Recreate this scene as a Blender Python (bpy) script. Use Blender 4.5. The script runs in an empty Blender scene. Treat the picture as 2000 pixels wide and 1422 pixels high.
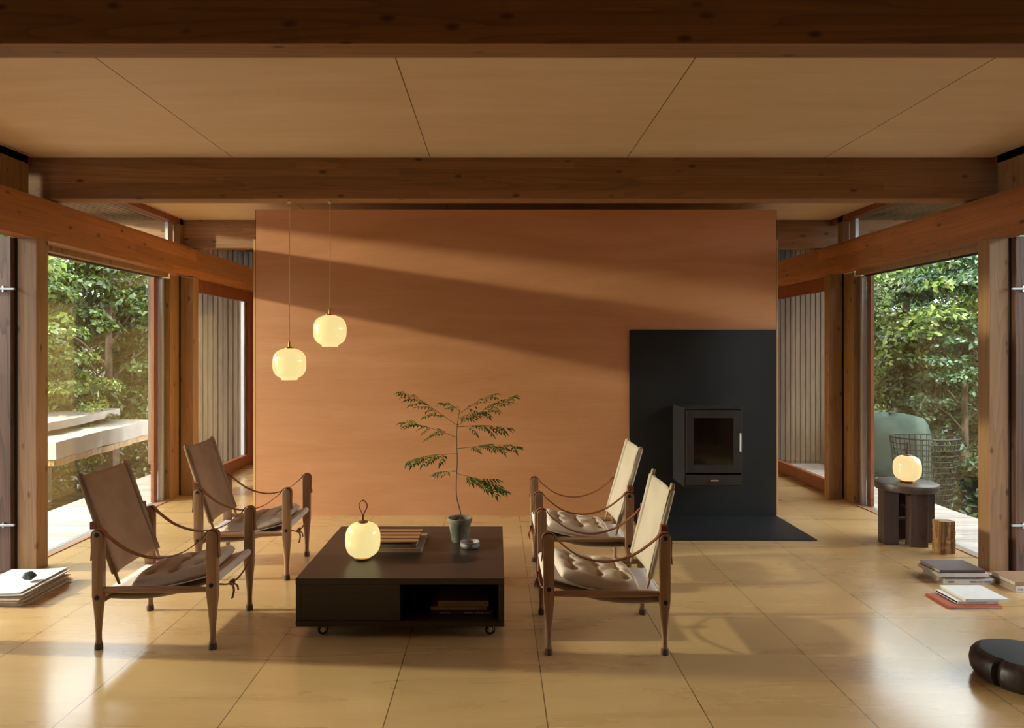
import bpy, bmesh, math, random
from mathutils import Vector, Matrix
import numpy as np
random.seed(7); RNG = np.random.default_rng(11)
C = bpy.context.scene.collection
S = bpy.context.scene
PI = math.pi
# ------------------------------------------------------------------ camera, sky, sun, exposure
F_PX = 1380.0
cam_d = bpy.data.cameras.new('camera'); cam = bpy.data.objects.new('camera', cam_d); C.objects.link(cam)
cam.location = (0, 0, 1.4); cam.rotation_euler = (PI/2, 0, 0)
cam_d.sensor_width = 36; cam_d.lens = F_PX/2000*36
cam_d.shift_x = .015; cam_d.shift_y = -.0145; cam_d.clip_start = .05
S.camera = cam
w = bpy.data.worlds.new('sky'); S.world = w; w.use_nodes = True
wn = w.node_tree; wn.nodes.clear()
bg = wn.nodes.new('ShaderNodeBackground'); wo = wn.nodes.new('ShaderNodeOutputWorld')
bg.inputs[0].default_value = (.93, .97, 1.0, 1); bg.inputs[1].default_value = 7.6
wn.links.new(bg.outputs[0], wo.inputs[0])
def lamp(name, kind, loc, energy, color, **kw):
    d = bpy.data.lights.new(name, kind); d.energy = energy; d.color = color
    for k, v in kw.items(): setattr(d, k, v)
    o = bpy.data.objects.new(name, d); C.objects.link(o); o.location = loc; return o
sun = lamp('sun', 'SUN', (0, 0, 12), 7.5, (1, .93, .8), angle=math.radians(1.0))
sun.rotation_euler = Vector((-.25, -.6, 1.0)).to_track_quat('Z', 'Y').to_euler()
# spot lamp for an unseen strobe outside on the left, acting as low sun
low = lamp('strobe_beam', 'SPOT', (-9.0, 3.75, 3.25), 3300, (1, .95, .70), shadow_soft_size=.07, spot_size=math.radians(75), spot_blend=.3)
low.rotation_euler = (Vector((-9.0, 3.75, 3.25))-Vector((-1.0, 4.3, 1.0))).to_track_quat('Z', 'Y').to_euler()
S.view_settings.view_transform = 'Standard'; S.view_settings.look = 'None'
S.view_settings.exposure = 0.32; S.view_settings.gamma = 1; S.view_settings.use_curve_mapping = False
S.cycles.max_bounces = 10; S.cycles.diffuse_bounces = 6; S.cycles.transparent_max_bounces = 16
S.cycles.sample_clamp_indirect = 6; S.cycles.use_denoising = True

# ------------------------------------------------------------------ materials
def lin(h):
    h = h.lstrip('#'); v = [int(h[i:i+2], 16)/255 for i in (0, 2, 4)]
    return tuple(((c/12.92) if c <= .04045 else ((c+.055)/1.055)**2.4) for c in v)+(1,)
class NT:
    def __init__(s, name):
        s.m = bpy.data.materials.new(name); s.m.use_nodes = True; s.t = s.m.node_tree
        s.b = s.t.nodes['Principled BSDF']; s.out = s.t.nodes['Material Output']
    def n(s, kind, **kw):
        x = s.t.nodes.new('ShaderNode'+kind)
        for k, v in kw.items(): setattr(x, k, v)
        return x
    def l(s, a, b): s.t.links.new(a, b)
    def val(s, sock, v):
        if isinstance(v, bpy.types.NodeSocket): s.l(v, sock)
        else: sock.default_value = v
    def math(s, op, a, b=0.0, c=None):
        x = s.n('Math', operation=op); s.val(x.inputs[0], a); s.val(x.inputs[1], b)
        if c is not None: s.val(x.inputs[2], c)
        return x.outputs[0]
    def mix(s, f, a, b, mode='MIX'):
        x = s.n('Mix', data_type='RGBA', blend_type=mode)
        s.val(x.inputs[0], f); s.val(x.inputs[6], a); s.val(x.inputs[7], b); return x.outputs[2]
    def coord(s): return s.n('TexCoord').outputs['Object']
    def mapv(s, v, sc):
        x = s.n('Mapping'); s.l(v, x.inputs[0]); x.inputs['Scale'].default_value = sc; return x.outputs[0]
    def noise(s, v, scale, det=4, dist=0, rough=.5):
        x = s.n('TexNoise'); s.l(v, x.inputs['Vector']); x.inputs['Scale'].default_value = scale
        x.inputs['Detail'].default_value = det; x.inputs['Distortion'].default_value = dist; x.inputs['Roughness'].default_value = rough
        return x.outputs[0]
    def ramp(s, f, a, b, lo=.3, hi=.7):
        x = s.n('ValToRGB'); s.val(x.inputs[0], f); e = x.color_ramp.elements
        e[0].position = lo; e[0].color = a; e[1].position = hi; e[1].color = b; return x.outputs[0]
    def bump(s, h, st, dist=.01):
        x = s.n('Bump'); x.inputs['Strength'].default_value = st; x.inputs['Distance'].default_value = dist
        s.l(h, x.inputs['Height']); s.l(x.outputs[0], s.b.inputs['Normal'])
def scale_ax(axis, a, c):
    v = [c, c, c]; v['XYZ'.index(axis)] = a; return v
def wood(name, ca, cb, axis='X', fine=60, rough=.5, knots=False, lam=0, lam_ax='Z', figure=.35, bump=.12, coat=0, along=.05):
    q = NT(name); co = q.coord()
    v = q.mapv(co, scale_ax(axis, along, 1))
    n1 = q.noise(v, fine, 5, .3); n2 = q.noise(v, fine*.16, 3, .6)
    col = q.ramp(q.math('ADD', q.math('MULTIPLY', n1, .5), q.math('MULTIPLY', n2, .5)), lin(ca), lin(cb), .32, .68)
    # growth-ring figure
    v2 = q.mapv(co, scale_ax(axis, .05, 1)); big = q.noise(v2, 5.0, 2, .2)
    ring = q.math('FRACT', q.math('MULTIPLY', big, 22.0))
    ring = q.math('SUBTRACT', 1.0, q.math('MULTIPLY', q.math('POWER', ring, 3.0), figure))
    col = q.mix(1.0, col, ring, 'MULTIPLY')
    if lam:
        sep = q.n('SeparateXYZ'); q.l(co, sep.inputs[0])
        i = q.math('FLOOR', q.math('DIVIDE', sep.outputs['XYZ'.index(lam_ax)], lam))
        j = q.math('FLOOR', q.math('ADD', q.math('MULTIPLY', sep.outputs['XYZ'.index(axis)], .55), q.math('MULTIPLY', i, .37)))
        wn_ = q.n('TexWhiteNoise', noise_dimensions='2D'); cx = q.n('CombineXYZ'); q.l(i, cx.inputs[0]); q.l(j, cx.inputs[1]); q.l(cx.outputs[0], wn_.inputs['Vector'])
        col = q.mix(1.0, col, q.math('ADD', .8, q.math('MULTIPLY', wn_.outputs['Value'], .3)), 'MULTIPLY')
    if knots:
        v3 = q.mapv(co, scale_ax(axis, 5.0, 11.0)); vo = q.n('TexVoronoi'); q.l(v3, vo.inputs['Vector']); vo.inputs['Scale'].default_value = 1.0
        d = vo.outputs['Distance']
        k = q.ramp(d, (.10, .06, .04, 1), (1, 1, 1, 1), .06, .17)
        col = q.mix(.75, col, k, 'MULTIPLY')
    q.l(col, q.b.inputs['Base Color'])
    q.l(q.math('ADD', rough-.06, q.math('MULTIPLY', n1, .12)), q.b.inputs['Roughness'])
    if coat: q.b.inputs['Coat Weight'].default_value = coat; q.b.inputs['Coat Roughness'].default_value = .12
    q.bump(n1, bump, .004); return q.m
def ply(name, ca, cb, axis='X', rough=.4, spec=.5, xs=None, ys=None, tint=.1, jw=.0022, coat=0, wave=.5):
    q = NT(name); co = q.coord()
    v = q.mapv(co, scale_ax(axis, .14, 1)); v1 = q.mapv(co, scale_ax(axis, .05, 1))
    n1 = q.noise(v, 4.5, 5, 1.2, .6); n2 = q.noise(v1, 130, 3, .2); n3 = q.noise(co, .7, 2)
    f = q.math('ADD', q.math('MULTIPLY', n1, .55), q.math('ADD', q.math('MULTIPLY', n2, .2), q.math('MULTIPLY', n3, .25)))
    col = q.ramp(f, lin(ca), lin(cb), .36, .64)
    sep = q.n('SeparateXYZ'); q.l(co, sep.inputs[0]); mask = None
    idx = []
    for ax, spec_ in ((0, xs), (1, ys)):
        if not spec_: continue
        x0, wd = spec_
        u = q.math('DIVIDE', q.math('SUBTRACT', sep.outputs[ax], x0), wd)
        idx.append(q.math('FLOOR', u)); fr = q.math('FRACT', u)
        dd = q.math('MULTIPLY', q.math('MINIMUM', fr, q.math('SUBTRACT', 1.0, fr)), wd)
        g = q.math('LESS_THAN', dd, jw*(1 if ax == 0 else .6)); g = q.math('MULTIPLY', g, 1.0 if ax == 0 else .22)
        mask = g if mask is None else q.math('MAXIMUM', mask, g)
    if idx:
        wn_ = q.n('TexWhiteNoise', noise_dimensions='2D'); cx = q.n('CombineXYZ')
        for k, i in enumerate(idx): q.l(i, cx.inputs[k])
        q.l(cx.outputs[0], wn_.inputs['Vector'])
        col = q.mix(1.0, col, q.math('ADD', 1-tint, q.math('MULTIPLY', wn_.outputs['Value'], tint)), 'MULTIPLY')
        col = q.mix(q.math('MULTIPLY', mask, .8), col, lin('3a2412'))
    q.l(col, q.b.inputs['Base Color'])
    q.l(q.math('ADD', rough-.05, q.math('MULTIPLY', n1, .1)), q.b.inputs['Roughness'])
    q.b.inputs['Specular IOR Level'].default_value = spec
    if coat: q.b.inputs['Coat Weight'].default_value = coat; q.b.inputs['Coat Roughness'].default_value = .16
    if wave: q.bump(q.math('ADD', n1, q.math('MULTIPLY', n2, .2)), wave*.1, .01)
    return q.m
def plain(name, h, rough=.5, metal=0, var=.12, scale=20, bump=.05, spec=.5, coat=0, h2=None):
    q = NT(name); co = q.coord(); n = q.noise(co, scale, 4)
    a = lin(h); b = lin(h2) if h2 else tuple(min(1, c*(1+var)) for c in a[:3])+(1,)
    a2 = a if h2 else tuple(c*(1-var) for c in a[:3])+(1,)
    q.l(q.ramp(n, a2, b), q.b.inputs['Base Color']); q.b.inputs['Roughness'].default_value = rough
    q.b.inputs['Metallic'].default_value = metal; q.b.inputs['Specular IOR Level'].default_value = spec
    q.b.inputs['Coat Weight'].default_value = coat
    if bump: q.bump(n, bump, .005)
    return q.m
def fabric(name, ca, cb, weave=420, trans=.0, blotch=6):
    q = NT(name); co = q.coord()
    n = q.noise(co, blotch, 4, .4); q.l(q.ramp(n, lin(ca), lin(cb)), q.b.inputs['Base Color']); q.b.inputs['Roughness'].default_value = .92
    q.b.inputs['Specular IOR Level'].default_value = .15
    wv = q.noise(q.mapv(co, (1, 1, .35)), weave, 2); q.bump(q.math('ADD', wv, q.math('MULTIPLY', n, .6)), .25, .003)
    if trans:
        t = q.n('BsdfTranslucent'); t.inputs[0].default_value = lin(cb); mx = q.n('MixShader'); mx.inputs[0].default_value = trans
        q.l(q.b.outputs[0], mx.inputs[1]); q.l(t.outputs[0], mx.inputs[2]); q.l(mx.outputs[0], q.out.inputs[0])
    return q.m
def leafmat(name, ca, cb, cc, trans=.35, rough=.4):
    q = NT(name); g = q.n('NewGeometry'); r = g.outputs['Random Per Island']
    x = q.n('ValToRGB'); q.l(r, x.inputs[0]); e = x.color_ramp.elements
    e[0].position = 0; e[0].color = lin(ca); e[1].position = 1; e[1].color = lin(cc); m = e.new(.55); m.color = lin(cb)
    q.l(x.outputs[0], q.b.inputs['Base Color']); q.b.inputs['Roughness'].default_value = rough
    t = q.n('BsdfTranslucent'); q.l(x.outputs[0], t.inputs[0]); mx = q.n('MixShader'); mx.inputs[0].default_value = trans
    q.l(q.b.outputs[0], mx.inputs[1]); q.l(t.outputs[0], mx.inputs[2]); q.l(mx.outputs[0], q.out.inputs[0]); return q.m
def glassmat():
    q = NT('window_glass'); lw = q.n('LayerWeight'); lw.inputs[0].default_value = .5
    f = q.math('ADD', .045, q.math('MULTIPLY', q.math('POWER', lw.outputs['Facing'], 4.2), .93))
    t = q.n('BsdfTransparent'); t.inputs[0].default_value = (.955, .97, .96, 1)
    g = q.n('BsdfGlossy'); g.inputs['Roughness'].default_value = 0.0
    mx = q.n('MixShader'); q.l(f, mx.inputs[0]); q.l(t.outputs[0], mx.inputs[1]); q.l(g.outputs[0], mx.inputs[2]); q.l(mx.outputs[0], q.out.inputs[0]); return q.m
def opal(name, col, strength):
    q = NT(name); co = q.coord()
    q.b.inputs['Base Color'].default_value = lin('948458'); q.b.inputs['Roughness'].default_value = .08
    q.b.inputs['Emission Color'].default_value = col
    n = q.noise(co, 3.0, 1); q.l(q.math('ADD', strength*.95, q.math('MULTIPLY', n, strength*.1)), q.b.inputs['Emission Strength']); return q.m

M = dict(
 floor=ply('floor_plywood', 'b99763', 'ccab78', 'X', .28, .5, (.19, .611), (3.31-1.22*8, 1.22), .10, .0022, .6, 0),
 ceil=ply('ceiling_plywood', 'dfc09a', 'ecd0ae', 'X', .55, .3, (-.434-1.287*8, 1.287), None, .06, .003),
 wall=ply('wall_plywood', 'ba8156', 'cd946a', 'X', .5, .35),
 side_ply=ply('side_plywood', 'cfa468', 'e0b87c', 'Z', .5, .35),
 beam=wood('beam_pine', '8d6440', 'a67a50', 'X', 55, .6, True, .046, 'Z', .25),
 rail=wood('rail_pine', '9c6238', 'b67846', 'Y', 55, .5, True, .09, 'Z', .22),
 post=wood('post_pine', '8c6846', 'a58058', 'Z', 60, .5, True, 0, 'Z', .25),
 redpine=wood('door_frame_pine', '7a3c1c', '94502a', 'Z', 60, .45, False, 0, 'Z', .3),
 leafwood=wood('door_leaf_wood', '4f3323', '694833', 'Z', 45, .5, True, .12, 'Y', .6),
 sill=wood('sill_oak', '8f6b50', 'ab8669', 'Y', 60, .45, False, 0, 'Z', .3),
 deck=wood('deck_weathered', 'a89a8f', 'cfc4ba', 'X', 40, .7, False, .14, 'Y', .3),
 clad=wood('cladding_weathered', '54483c', '80705e', 'Z', 40, .8, False, .062, 'X', .35),
 soffit=wood('soffit_boards', '6d5b4b', '8b7662', 'Y', 40, .75, False, .06, 'X', .3),
 slat=wood('tray_slats', '8c603e', 'a8784f', 'X', 70, .5, False, 0, 'Z', .2),
 steel=plain('black_steel', '151618', .42, .0, .12, 3, .02, .4, 0, '1c1d20'),
 iron=plain('stove_iron', '302d2b', .38, .2, .15, 12, .03),
 chrome=plain('brushed_steel', 'c9c8c4', .25, 1, .05, 30, 0),
 galv=plain('galvanised_metal', 'a9b0b2', .4, .9, .15, 30, .02),
 alu=plain('aluminium_trim', 'd8dade', .35, .6, .05, 30, 0),
 rubber=plain('black_rubber', '17171a', .7, 0, .1, 30, 0),
 gap=plain('dark_gasket', '121214', .8, 0, .1, 30, 0),
 stain=wood('dark_stained_oak', '2a201b', '3c2d26', 'X', 70, .42, False, 0, 'Z', .3, .2, .1),
 stool=wood('smoked_oak', '3a2822', '523a30', 'Z', 60, .5, True, 0, 'Z', .3),
 stooltop=wood('smoked_oak_top', '3b2d25', '55443a', 'X', 60, .42, False, 0, 'Z', .3),
 chairwood=wood('chair_ash', '8a6444', 'a88160', 'Z', 90, .5, False, 0, 'Z', .3),
 chairrail=wood('chair_ash_rail', '8a6444', 'a88160', 'X', 90, .5, False, 0, 'Z', .3),
 foot=plain('worn_foot', '54402f', .7),
 leather=plain('saddle_leather', '7a4526', .5, 0, .25, 60, .1),
 canvas_tan=fabric('tan_canvas', '957860', 'ac8f74', 420, .25),
 canvas_light=fabric('light_canvas', 'b9ab93', 'c8baa2', 420, .18),
 seat_canvas=fabric('seat_canvas', 'c9bcae', 'e2d8ca', 420, .1),
 cushion=fabric('linen_cushion', 'bfb09f', 'cfc0b0', 300, 0, 4),
 cushion_d=fabric('grey_linen_cushion', 'b3a18f', 'c6b4a0', 300, 0, 4),
 opal=opal('opal_glass_cool', (1.0, .81, .34, 1), .68),
 opal2=opal('opal_glass_warm', (1.0, .74, .34, 1), .70),
 brass=plain('brass', 'b98a48', .25, 1, .1, 20, 0),
 cord=plain('pale_cord', 'd9c4a0', .6),
 pot=plain('mossy_clay', '4c4c3a', .85, 0, .3, 14, .4, .3, 0, '85806a'),
 soil=plain('soil', '2a1c13', .95, 0, .3, 80, .8),
 bowl=plain('stoneware', '6a6058', .5, 0, .3, 40, .2, .5, 0, '8d857a'),
 stem=plain('stem', '55432c', .7),
 leaf=leafmat('fern_leaf', '34481a', '4a6020', '738030', .2, .5),
 paper=plain('newsprint', 'cfcfcb', .9, 0, .06, 30, .1),
 paper2=plain('old_newsprint', 'b8a78e', .9, 0, .08, 30, .1),
 pages=plain('book_pages', 'cfc4b2', .85, 0, .12, 90, .2),
 ink=plain('ink', '4a4640', .8), inkl=plain('pale_ink', 'd8cdbb', .8),
 stone=plain('dark_stone', '23282a', .55, 0, .3, 20, .3),
 log=wood('split_log', '6e4a22', 'b08448', 'Z', 30, .6, True, 0, 'Z', .7, .9),
 logend=wood('log_end', 'a98a58', 'cdb07a', 'X', 40, .7, False, 0, 'Z', .4),
 pouf=wood('charred_wood', '231a17', '3d2c27', 'Z', 50, .45, False, 0, 'Z', .4, .4),
 pouftop=plain('charred_top', '23282a', .6, 0, .2, 30, .1),
 darkglass=plain('stove_glass', '15100c', .06, 0, .1, 3, 0, .8),
 bark=plain('bark', '3a2f26', .9, 0, .3, 14, .8, .2, 0, '6a5c4e'),
 soilg=plain('forest_floor', '1c160e', .95, 0, .3, 5, .8, .1, 0, '33291a'),
 slab=plain('pale_stone', '968e85', .85, 0, .1, 9, .3),
 tarp=fabric('grey_green_tarpaulin', '33463f', '55695f', 60, 0, 3),
 wire=plain('dark_wire', '232a28', .5, .5),
 glass=glassmat(),
)
# ------------------------------------------------------------------ mesh helpers
class MB:
    def __init__(s): s.v = []; s.f = []
    def add(s, v, f):
        o = len(s.v); s.v += [tuple(p) for p in v]; s.f += [tuple(i+o for i in q) for q in f]; return s
    def box(s, x0, x1, y0, y1, z0, z1):
        v = [(x, y, z) for x in (x0, x1) for y in (y0, y1) for z in (z0, z1)]
        return s.add(v, [(0,1,3,2),(4,6,7,5),(0,4,5,1),(2,3,7,6),(0,2,6,4),(1,5,7,3)])
    def rings(s, R, closed=True, caps=True):
        n = len(R[0]); v = [p for r in R for p in r]; f = []
        for i in range(len(R)-1):
            for k in range(n if closed else n-1):
                k2 = (k+1) % n; f.append((i*n+k, i*n+k2, (i+1)*n+k2, (i+1)*n+k))
        if caps and closed: f += [tuple(range(n))[::-1], tuple((len(R)-1)*n+k for k in range(n))]
        return s.add(v, f)
    def tube(s, pts, r, n=12, caps=True):
        pts = [Vector(p) for p in pts]; rr = r if hasattr(r, '__len__') else [r]*len(pts); R = []; up = None
        for i, p in enumerate(pts):
            t = (pts[min(i+1, len(pts)-1)]-pts[max(i-1, 0)]).normalized()
            if up is None: up = Vector((0, 0, 1)) if abs(t.z) < .9 else Vector((1, 0, 0))
            a = t.cross(up).normalized(); b = a.cross(t).normalized(); up = b
            R.append([p+(a*math.cos(q)+b*math.sin(q))*rr[i] for q in [2*PI*k/n for k in range(n)]])
        return s.rings(R, True, caps)
    def lathe(s, prof, n=40, c=(0, 0, 0), caps=True, fac=None):
        R = []
        for r, z in prof:
            R.append([(c[0]+r*math.cos(2*PI*k/n)*(fac(k, n, z) if fac else 1), c[1]+r*math.sin(2*PI*k/n)*(fac(k, n, z) if fac else 1), c[2]+z) for k in range(n)])
        return s.rings(R, True, caps)
    def loft(s, secs, n=20):
        # (cx, cy, z, wx, wy, exponent)
        R = []
        for cx, cy, z, wx, wy, e in secs:
            ring = []
            for k in range(n):
                a = 2*PI*k/n; c_, s_ = math.cos(a), math.sin(a)
                ring.append((cx+wx/2*math.copysign(abs(c_)**(2/e), c_), cy+wy/2*math.copysign(abs(s_)**(2/e), s_), z))
            R.append(ring)
        return s.rings(R)
    def ribbon(s, pts, wdir, wd, th):
        pts = [Vector(p) for p in pts]; wv = Vector(wdir).normalized(); R = []
        for i, p in enumerate(pts):
            t = (pts[min(i+1, len(pts)-1)]-pts[max(i-1, 0)]).normalized(); nn = t.cross(wv).normalized()
            R.append([p-wv*wd/2-nn*th/2, p+wv*wd/2-nn*th/2, p+wv*wd/2+nn*th/2, p-wv*wd/2+nn*th/2])
        return s.rings(R)
    def grid(s, fn, nu, nv):
        v = [fn(i/nu, j/nv) for i in range(nu+1) for j in range(nv+1)]
        return s.add(v, [(i*(nv+1)+j, (i+1)*(nv+1)+j, (i+1)*(nv+1)+j+1, i*(nv+1)+j+1) for i in range(nu) for j in range(nv)])
    def xf(s, mt):
        s.v = [tuple(mt @ Vector(p)) for p in s.v]; return s
    def build(s, name, mat, parent=None, smooth=False, bevel=0, solid=0, sub=0, kind=None, loc=None, rot=None):
        me = bpy.data.meshes.new(name); me.from_pydata(s.v, [], s.f)
        bm = bmesh.new(); bm.from_mesh(me); bmesh.ops.recalc_face_normals(bm, faces=bm.faces); bm.to_mesh(me); bm.free()
        me.materials.append(M[mat] if isinstance(mat, str) else mat)
        o = bpy.data.objects.new(name, me); C.objects.link(o)
        if smooth: me.polygons.foreach_set('use_smooth', [True]*len(me.polygons))
        if solid: m_ = o.modifiers.new('s', 'SOLIDIFY'); m_.thickness = solid; m_.offset = 0
        if bevel: m_ = o.modifiers.new('b', 'BEVEL'); m_.width = bevel; m_.segments = 2; m_.limit_method = 'ANGLE'; m_.angle_limit = math.radians(40)
        if sub: m_ = o.modifiers.new('u', 'SUBSURF'); m_.levels = sub; m_.render_levels = sub
        if smooth and hasattr(me, 'shade_smooth'):
            me.set_sharp_from_angle(angle=math.radians(45))
        if parent: o.parent = parent
        if kind: o['kind'] = kind
        if loc: o.location = loc
        if rot: o.rotation_euler = rot
        return o
def box(*a): return MB().box(*a)
def cr(pts, n=8):
    P = [Vector(p) for p in pts]; P = [P[0]*2-P[1]]+P+[P[-1]*2-P[-2]]; out = []
    for i in range(1, len(P)-2):
        for k in range(n):
            t = k/n; a, b, c, d = P[i-1:i+3]
            out.append(.5*((2*b)+(c-a)*t+(2*a-5*b+4*c-d)*t*t+(3*b-a-3*c+d)*t**3))
    return out+[P[-2]]
def tag(o, label=None, cat=None, group=None):
    if label: o['label'] = label
    if cat: o['category'] = cat
    if group: o['group'] = group
    return o
def thing(name, label, cat, loc=(0, 0, 0), rz=0, group=None):
    o = bpy.data.objects.new(name, None); C.objects.link(o); o.location = loc; o.rotation_euler = (0, 0, rz)
    return tag(o, label, cat, group)
def structure(name):
    o = bpy.data.objects.new(name, None); C.objects.link(o); o['kind'] = 'structure'; return o
def copy_tree(o, parent=None):
    c = o.copy(); C.objects.link(c); c.parent = parent
    for ch in list(o.children): copy_tree(ch, c)
    return c
def lettering(body, size, loc, rot, mat, parent, width=None):
    cu = bpy.data.curves.new('lettering', 'FONT'); cu.body = body; cu.size = size; cu.extrude = .0003
    t = bpy.data.objects.new('lettering', cu); C.objects.link(t)
    me = bpy.data.meshes.new_from_object(t.evaluated_get(bpy.context.evaluated_depsgraph_get()))
    bpy.data.objects.remove(t); me.materials.clear(); me.materials.append(M[mat])
    if width:
        xs = [v.co.x for v in me.vertices]; k = width/(max(xs)-min(xs))
        for v in me.vertices: v.co.x *= k
    o = bpy.data.objects.new('lettering', me); C.objects.link(o); o.parent = parent; o.location = loc; o.rotation_euler = rot; return o

# ------------------------------------------------------------------ the room
ZC = 2.65; XL, XR = -2.90, 3.10; RB, RT = 2.10, 2.365; BB = 2.38
box(-3.04, 3.24, -2.6, 8.9, -.12, 0).build('floor', 'floor', kind='structure')
box(-3.10, 3.26, -2.6, 8.9, ZC, ZC+.10).build('ceiling', 'ceil', kind='structure')
box(-4.6, 4.7, -2.8, 9.2, ZC+.10, ZC+.3).build('roof', 'soffit', kind='structure')
box(-3.1, 3.3, -2.75, -2.6, 0, ZC).build('wall_front', 'wall', kind='structure')
box(-3.1, 3.3, 8.9, 9.05, 0, ZC).build('wall_far', 'side_ply', kind='structure')
# freestanding partition with its deeper core
wb = structure('wall_back')
box(-2.025, 2.352, 5.945, 5.97, .0, 2.575).build('panel', 'wall', wb)
box(-2.029, -2.0255, 5.946, 6.0, 0, 2.575).build('edge_strip', 'gap', wb)
box(2.3525, 2.356, 5.946, 6.0, 0, 2.575).build('edge_strip', 'gap', wb)
box(-2.06, 2.385, 5.985, 7.08, 0, 2.33).build('core', 'side_ply', wb)
# beams
for i, (y0, y1) in enumerate([(-.15, -.03), (2.265, 2.378), (4.612, 4.743), (6.84, 6.97)]):
    t = structure('trim_%d' % (i+1)); 
    box(-4.25 if i == 3 else -3.2, 4.35 if i == 3 else 3.42, y0, y1, BB, ZC).build('beam', 'beam', t)
posts = [(-.0, 1), (1, 1)]
# side walls, built for one side and mirrored by numbers
PYL = [(-2.3, -2.18), (-.1, .02), (2.2, 2.31), (3.30, 3.41), (4.455, 4.57), (6.755, 6.875), (8.78, 8.9)]
PYR = [(-2.3, -2.18), (-.1, .02), (2.2, 2.31), (3.30, 3.41), (4.446, 4.554), (6.59, 6.69), (8.78, 8.9)]
tn = 5; wn_i = 1; dn = 1
for sgn, X, PY in ((-1, XL, PYL), (1, XR, PYR)):
    def bx(a, b, y0, y1, z0, z1):   # a, b measured outward from the rail face
        xa, xb = X+sgn*a, X+sgn*b
        return box(min(xa, xb), max(xa, xb), y0, y1, z0, z1)
    t = structure('trim_%d' % tn); tn += 1
    bx(0, .13, -2.6, 8.9, RB, RT).build('rail', 'rail', t, bevel=.003)
    for y0, y1 in PY:
        t = structure('trim_%d' % tn); tn += 1
        bx(0.002, .128, y0, y1, 0, RB).build('post', 'post', t, bevel=.003)
        bx(.135, .30 if abs(y0-6.7) > .3 else .19, y0+(-.28 if 4.4 < y0 < 4.5 else .01), y1+.01, RT, ZC).build('upper_post', 'post', t)
    # sill and head, window frames
    t = structure('trim_%d' % tn); tn += 1
    bx(.12, .19, -2.6, 8.9, -.02, .006).build('sill', 'sill', t)
    bx(.19, .24, -2.6, 8.9, -.06, .004).build('drip_strip', 'galv', t)
    t = structure('trim_%d' % tn); tn += 1
    bx(.135, .26, -2.6, 8.9, ZC-.05, ZC).build('ceiling_edge', 'redpine', t)
    # clerestory glass
    for k in range(len(PY)-1):
        wq = structure('window_%d' % wn_i); wn_i += 1
        y0, y1 = PY[k][1]+.01, PY[k+1][0]
        bx(.205, .211, y0, y1, RT-.1, ZC-.05).build('pane', 'glass', wq)
        bx(.195, .225, y1-.10 if k == 4 else y1-.03, y1, RT-.1, ZC-.05).build('frame', 'alu', wq)
        if k in (2, 4):
            w2 = structure('window_%d' % wn_i); wn_i += 1
            ye = y1
            if k == 4:
                bx(.135, .20, y1-.19, y1-.005, .006, RB).build('stile', 'post', w2)
                bx(.120, .136, y1-.004, y1+.012, .006, RB).build('gasket', 'gap', w2)
                bx(.175, .205, y1-.225, y1-.19, .006, RB-.04).build('frame', 'galv', w2)
                bx(.175, .212, y1-.262, y1-.228, .006, RB-.04).build('frame', 'alu', w2)
                bx(.215, .245, y1-.33, y1-.262, .006, RB-.04).build('frame', 'redpine', w2)
                ye = y1-.24
            bx(.13, .20, y0-.1, ye, RB-.035, RB+.02).build('head', 'post', w2)
            bx(.20, .215, y0-.1, ye, RB-.05, RB).build('head_strip', 'gap', w2)
            bx(.190, .197, y0-.12, ye, .004, RB).build('pane', 'glass', w2)
        elif k in (0, 1, 3):    # solid leaf, strap-hinged where seen; unseen near bays closed to darken the beams
            d = structure('door_%d' % dn); dn += 1
            opn = k == 3
            (bx(.13, 1.08, y1-.05, y1-.006, .01, RB) if opn else bx(.128, .175, y0+.01, y1-.012, .01, RB)).build('leaf', 'leafwood', d, bevel=.003)
            bx(.122, .16, y1-.012, y1+.004, 0, RB).build('gasket', 'gap', d)
            bx(.122, .16, y0-.01, y0+.01, 0, RB).build('gasket', 'gap', d)
            for z in ((1.775, .305) if k == 3 else ()):
                h = bx(.10, .52, y1-.066, y1-.05, z-.007, z+.007) if opn else bx(.095, .128, y1-.42, y1+.0, z-.007, z+.007)
                hg = h.build('hinge', 'galv', d, bevel=.002)
                for dy in (.06, .14, .30):
                    xx, yy = (X+sgn*(.11+dy), y1-.058) if opn else (X+sgn*.105, y1-dy)
                    MB().tube([(xx, yy, z-.018), (xx, yy, z+.018)], .007, 10).build('bolt', 'chrome', hg)
        elif k == 5:    # glazed door behind the partition
            d = structure('door_%d' % dn); dn += 1
            a, b = .10, .15
            bx(a, b, y0, y1, RB-.13, RB).build('top_rail', 'redpine', d)
            bx(a, b, y0, y1, .01, .13).build('bottom_rail', 'redpine', d)
            bx(a, b, y1-.24, y1-.02, .13, RB-.13).build('stile', 'redpine', d)
            bx(a, b, y0, y0+.06, .13, RB-.13).build('stile', 'redpine', d)
            bx(a+.03, b+.02, y1-.30, y1-.24, .13, RB-.13).build('frame', 'alu', d)
            bx(a+.02, a+.026, y0+.05, y1-.24, .12, RB-.12).build('pane', 'glass', d)
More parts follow.
